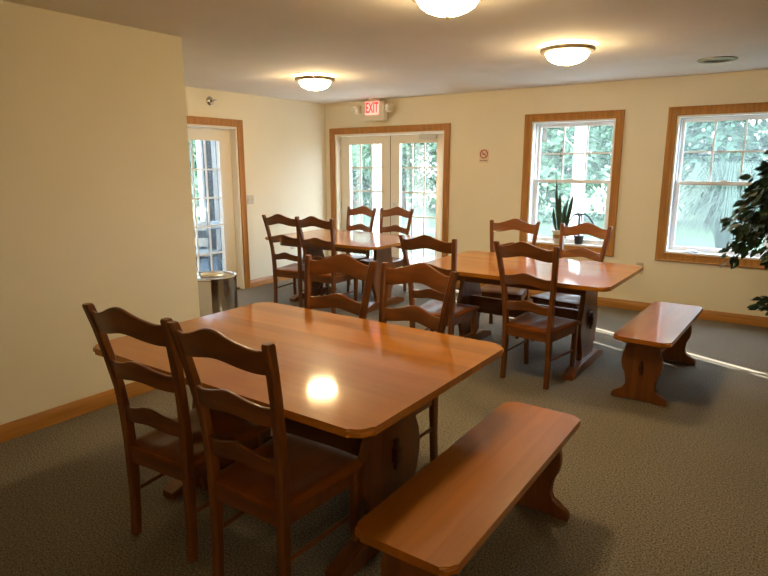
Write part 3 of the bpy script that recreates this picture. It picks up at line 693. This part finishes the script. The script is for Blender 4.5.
for i in range(120):
    a = rnd.uniform(0, 2*PI); z0 = rnd.uniform(1.0, 1.68); Lr = rnd.uniform(0.30, 0.60)*(1.0 - 0.35*max(0, (z0-1.25)/0.35))
    rise = rnd.uniform(0.05, 0.30); pl = []
    for k in range(7):
        f = k/6; pl.append(Vector((math.cos(a)*Lr*f, math.sin(a)*Lr*f, z0 + rise*math.sin(f*2.2) - 0.34*f**2.2*rnd.uniform(0.8, 1.1))))
    tw.tube(pl, [0.007*(1-0.8*k/6) for k in range(7)], 5)
    for k in range(2, 7):
        for j in range(6):
            q = pl[k] + Vector((rnd.uniform(-.05, .05), rnd.uniform(-.05, .05), rnd.uniform(-.04, .04)))
            pts.append((q, (math.cos(a)*0.55+rnd.uniform(-.5, .5), math.sin(a)*0.55+rnd.uniform(-.5, .5), rnd.uniform(-1.1, -0.1))))
# a low sprout from the stem foot
for a, zz in ((PI*0.93, 0.46), (PI*1.06, 0.40), (PI*0.8, 0.42)):
    pl = [Vector((math.cos(a)*0.27*f, math.sin(a)*0.27*f, 0.27+(zz-0.27)*math.sin(f*1.9))) for f in (0, .25, .5, .75, 1)]
    tw.tube(pl, 0.004, 5)
    for q in pl[2:]:
        for j in range(4): pts.append((q, (math.cos(a)+rnd.uniform(-.6, .6), math.sin(a)+rnd.uniform(-.6, .6), rnd.uniform(-1, 0.0))))
tw.build('trunk', bark, fc)
random.seed(5)
m = MB(); leaf_cloud(m, pts, 0.095, 0.26, 0.18); m.build('leaves', leaf_d, fc, smooth=0)

# ------------------------------------------------------------------ outdoors
GZ = -0.20
MB().box((-60, YB+T, GZ-0.1), (40, 60, GZ)).build('lawn', grass_m, kind=ST, smooth=0)
MB().box((-6.2, YB+T, GZ), (-1.9, 9.1, -0.03)).build('patio', patio_m, kind=ST, smooth=0)
def porch_post(label, x, y):
    t = thing('porch_post', label, 'post', (x, y, -0.03))
    MB().box((-0.075, -0.075, 0), (0.075, 0.075, 2.75), 0.006).build('shaft', white_vinyl, t, smooth=0)
    MB().box((-0.10, -0.10, 0), (0.10, 0.10, 0.16), 0.008).build('plinth', white_vinyl, t, smooth=0)
    MB().box((-0.10, -0.10, 2.63), (0.10, 0.10, 2.75), 0.008).build('capital', white_vinyl, t, smooth=0)
porch_post('white porch post seen through the first window', -2.62, 8.6)
porch_post('white porch post seen through the left French door', -6.13, 8.6)
MB().box((-6.3, YB+T+0.01, 2.72), (-2.45, 8.75, 2.90)).build('porch_roof', white_vinyl, kind=ST, smooth=0)

def tree(x, y, h, r, mi, low, nl, size, seed, label, group='trees beyond the lawn'):
    rr = random.Random(seed); random.seed(seed)
    t = thing('leafy_tree', label, 'tree', (x, y, GZ), 0, group)
    MB().tube([(0, 0, 0), (0.1, 0, h*0.3), (0, 0.05, h*0.75)], [0.14, 0.11, 0.04], 8).build('trunk', bark, t)
    blobs = []
    for i in range(16):
        a = rr.uniform(0, 2*PI); q = math.sqrt(rr.random())*r*0.75; zc = rr.uniform(low+0.4, h-0.6)
        k = 1 - 0.35*((zc-low)/(h-low)); blobs.append((math.cos(a)*q*k, math.sin(a)*q*k, zc, r*rr.uniform(0.32, 0.55)))
    pts = []
    for i in range(nl):
        bx, by, bz, br = blobs[i % len(blobs)]
        d = Vector((rr.gauss(0, 1), rr.gauss(0, 1), rr.gauss(0, 1))).normalized(); q = br*rr.uniform(0.7, 1.05)
        p = Vector((bx, by, bz)) + d*q; p.z = max(0.05, p.z)
        pts.append((p, (d.x+rr.uniform(-.6, .6), d.y+rr.uniform(-.6, .6), d.z*0.3-rr.uniform(0.0, 0.9))))
    m = MB(); leaf_cloud(m, pts, size, 0.30, 0.25); m.build('foliage', leaves[mi], t, smooth=0)
    return t
GEN = 'green tree in the dense leafy row beyond the lawn'
row = [(-27.5, 21.0, 6.5, 3.0, 0), (-23.5, 22.5, 7.0, 3.0, 1), (-20.0, 20.5, 6.5, 2.8, 0), (-16.6, 21.5, 7.2, 2.9, 2), (-13.4, 20.5, 6.8, 2.8, 1), (-10.4, 21.8, 7.0, 2.8, 0),
       (-7.6, 20.5, 6.6, 2.6, 1), (-4.9, 21.6, 7.0, 2.7, 0), (-2.2, 20.6, 6.6, 2.6, 2), (0.6, 21.4, 6.8, 2.7, 1), (3.6, 21.0, 6.6, 2.8, 0)]
for i, (x, y, h, r, mi) in enumerate(row):
    tree(x, y, h, r, mi, 0.3, 8000, 0.25, 30+i, GEN)
# one fountain grass on the lawn
fg = thing('fountain_grass', 'pale fountain grass clump arching on the lawn outside the second window', 'ornamental grass', (-1.15, 13.6, GZ))
m = MB(); rr = random.Random(3)
for i in range(1300):
    a = rr.uniform(0, 2*PI); Lh = rr.uniform(0.9, 1.9); sp2 = rr.uniform(0.25, 2.1)*(0.6+0.4*Lh/2.1); w = 0.012; bs = Vector((math.cos(a)*0.12*rr.random(), math.sin(a)*0.12*rr.random(), 0))
    dirv = Vector((math.cos(a), math.sin(a), 0)); sd = Vector((-math.sin(a), math.cos(a), 0)); V = []; F = []
    for k in range(7):
        f = k/6; p = bs + dirv*sp2*f**1.5 + Vector((0, 0, Lh*math.sin(f*PI*0.86))); ww = w*(1-f*0.85)
        V += [p-sd*ww, p+sd*ww]
    for k in range(6): F.append((2*k, 2*k+1, 2*k+3, 2*k+2))
    m.add(V, F)
m.build('blades', plume_m, fg, smooth=0)
# added unseen board wall that blocks the low sun, gaps let streaks through
m = MB(); y = 9.4
def sun_y(xg): return 6.9 + math.tan(SAZ)*(-11.0 - xg)*-1
gaps = [(sun_y(-4.235), 0.130), (sun_y(-4.43), 0.050), (sun_y(-5.315), 0.075)]
ys = [9.2]
for c, g in sorted(gaps): ys += [c-g/2, c+g/2]
ys.append(12.6)
for i in range(0, len(ys), 2): m.box((1.55, ys[i]-11.3, 0), (1.60, ys[i+1]-11.3, 7.2))
m.box((-1.6, 12.55-11.3, 0), (1.55, 12.6-11.3, 7.2)).box((-1.6, 9.2-11.3, 0), (1.55, 9.25-11.3, 2.4)).build('sun_blocker_wall', sun_blocker_m, loc=(-12.6, 11.3, GZ), smooth=0, kind=ST)

# ------------------------------------------------------------------ sunroom beyond the side door
SX0, SY0, SY1 = -8.4, 2.8, 6.95
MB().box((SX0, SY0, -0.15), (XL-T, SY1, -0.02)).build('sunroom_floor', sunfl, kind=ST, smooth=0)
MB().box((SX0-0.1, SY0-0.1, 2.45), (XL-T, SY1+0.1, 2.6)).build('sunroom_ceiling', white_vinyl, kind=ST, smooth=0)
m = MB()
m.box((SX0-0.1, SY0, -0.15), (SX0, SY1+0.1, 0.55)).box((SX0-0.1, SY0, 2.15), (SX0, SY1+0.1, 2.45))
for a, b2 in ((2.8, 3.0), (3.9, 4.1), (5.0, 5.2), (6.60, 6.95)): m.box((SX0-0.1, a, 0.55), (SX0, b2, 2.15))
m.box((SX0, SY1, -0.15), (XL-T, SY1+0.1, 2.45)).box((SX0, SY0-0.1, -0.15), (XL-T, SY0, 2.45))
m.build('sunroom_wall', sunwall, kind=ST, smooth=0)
m = MB()
for a, b2 in ((3.0, 3.9), (4.1, 5.0), (5.2, 6.60)): m.frame('x', a, b2, 0.55, 2.15, 0.05, SX0-0.07, SX0+0.02)
m.build('window_3', white_vinyl, kind=ST, smooth=0)
MB().box((SX0+0.0, 6.80, 0.1), (SX0+0.03, 6.87, 2.3)).build('trim_7', white_vinyl, kind=ST, smooth=0)
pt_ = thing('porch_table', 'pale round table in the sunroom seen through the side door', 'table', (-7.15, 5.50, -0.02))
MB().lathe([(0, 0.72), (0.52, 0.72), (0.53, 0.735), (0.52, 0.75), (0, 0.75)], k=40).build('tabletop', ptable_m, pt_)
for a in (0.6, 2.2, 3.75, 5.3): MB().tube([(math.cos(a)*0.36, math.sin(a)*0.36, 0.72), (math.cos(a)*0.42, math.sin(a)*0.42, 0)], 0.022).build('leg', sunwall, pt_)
def porch_chair(label, loc, rz):
    t = thing('porch_chair', label, 'chair', loc, rz)
    MB().box((-0.22, -0.22, 0.42), (0.22, 0.22, 0.45), 0.008).build('seat', ptable_m, t)
    for sx_ in (-1, 1):
        MB().box((sx_*0.2-0.018, 0.17, 0), (sx_*0.2+0.018, 0.21, 0.42)).build('leg', sunwall, t)
        MB().box((sx_*0.2-0.018, -0.22, 0), (sx_*0.2+0.018, -0.18, 0.9)).build('leg', sunwall, t)
    MB().box((-0.2, -0.215, 0.55), (0.2, -0.19, 0.66)).box((-0.2, -0.215, 0.76), (0.2, -0.19, 0.88)).build('backrest', ptable_m, t)
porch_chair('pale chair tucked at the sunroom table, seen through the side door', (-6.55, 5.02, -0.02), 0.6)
tree(-10.6, 7.3, 3.9, 1.0, 1, 0.3, 2600, 0.2, 77, 'green tree outside the sunroom windows, seen through the side door', 'trees beside the sunroom')
tree(-13.2, 8.1, 4.2, 1.0, 0, 0.3, 2400, 0.2, 78, 'green tree outside the sunroom windows, seen through the side door', 'trees beside the sunroom')
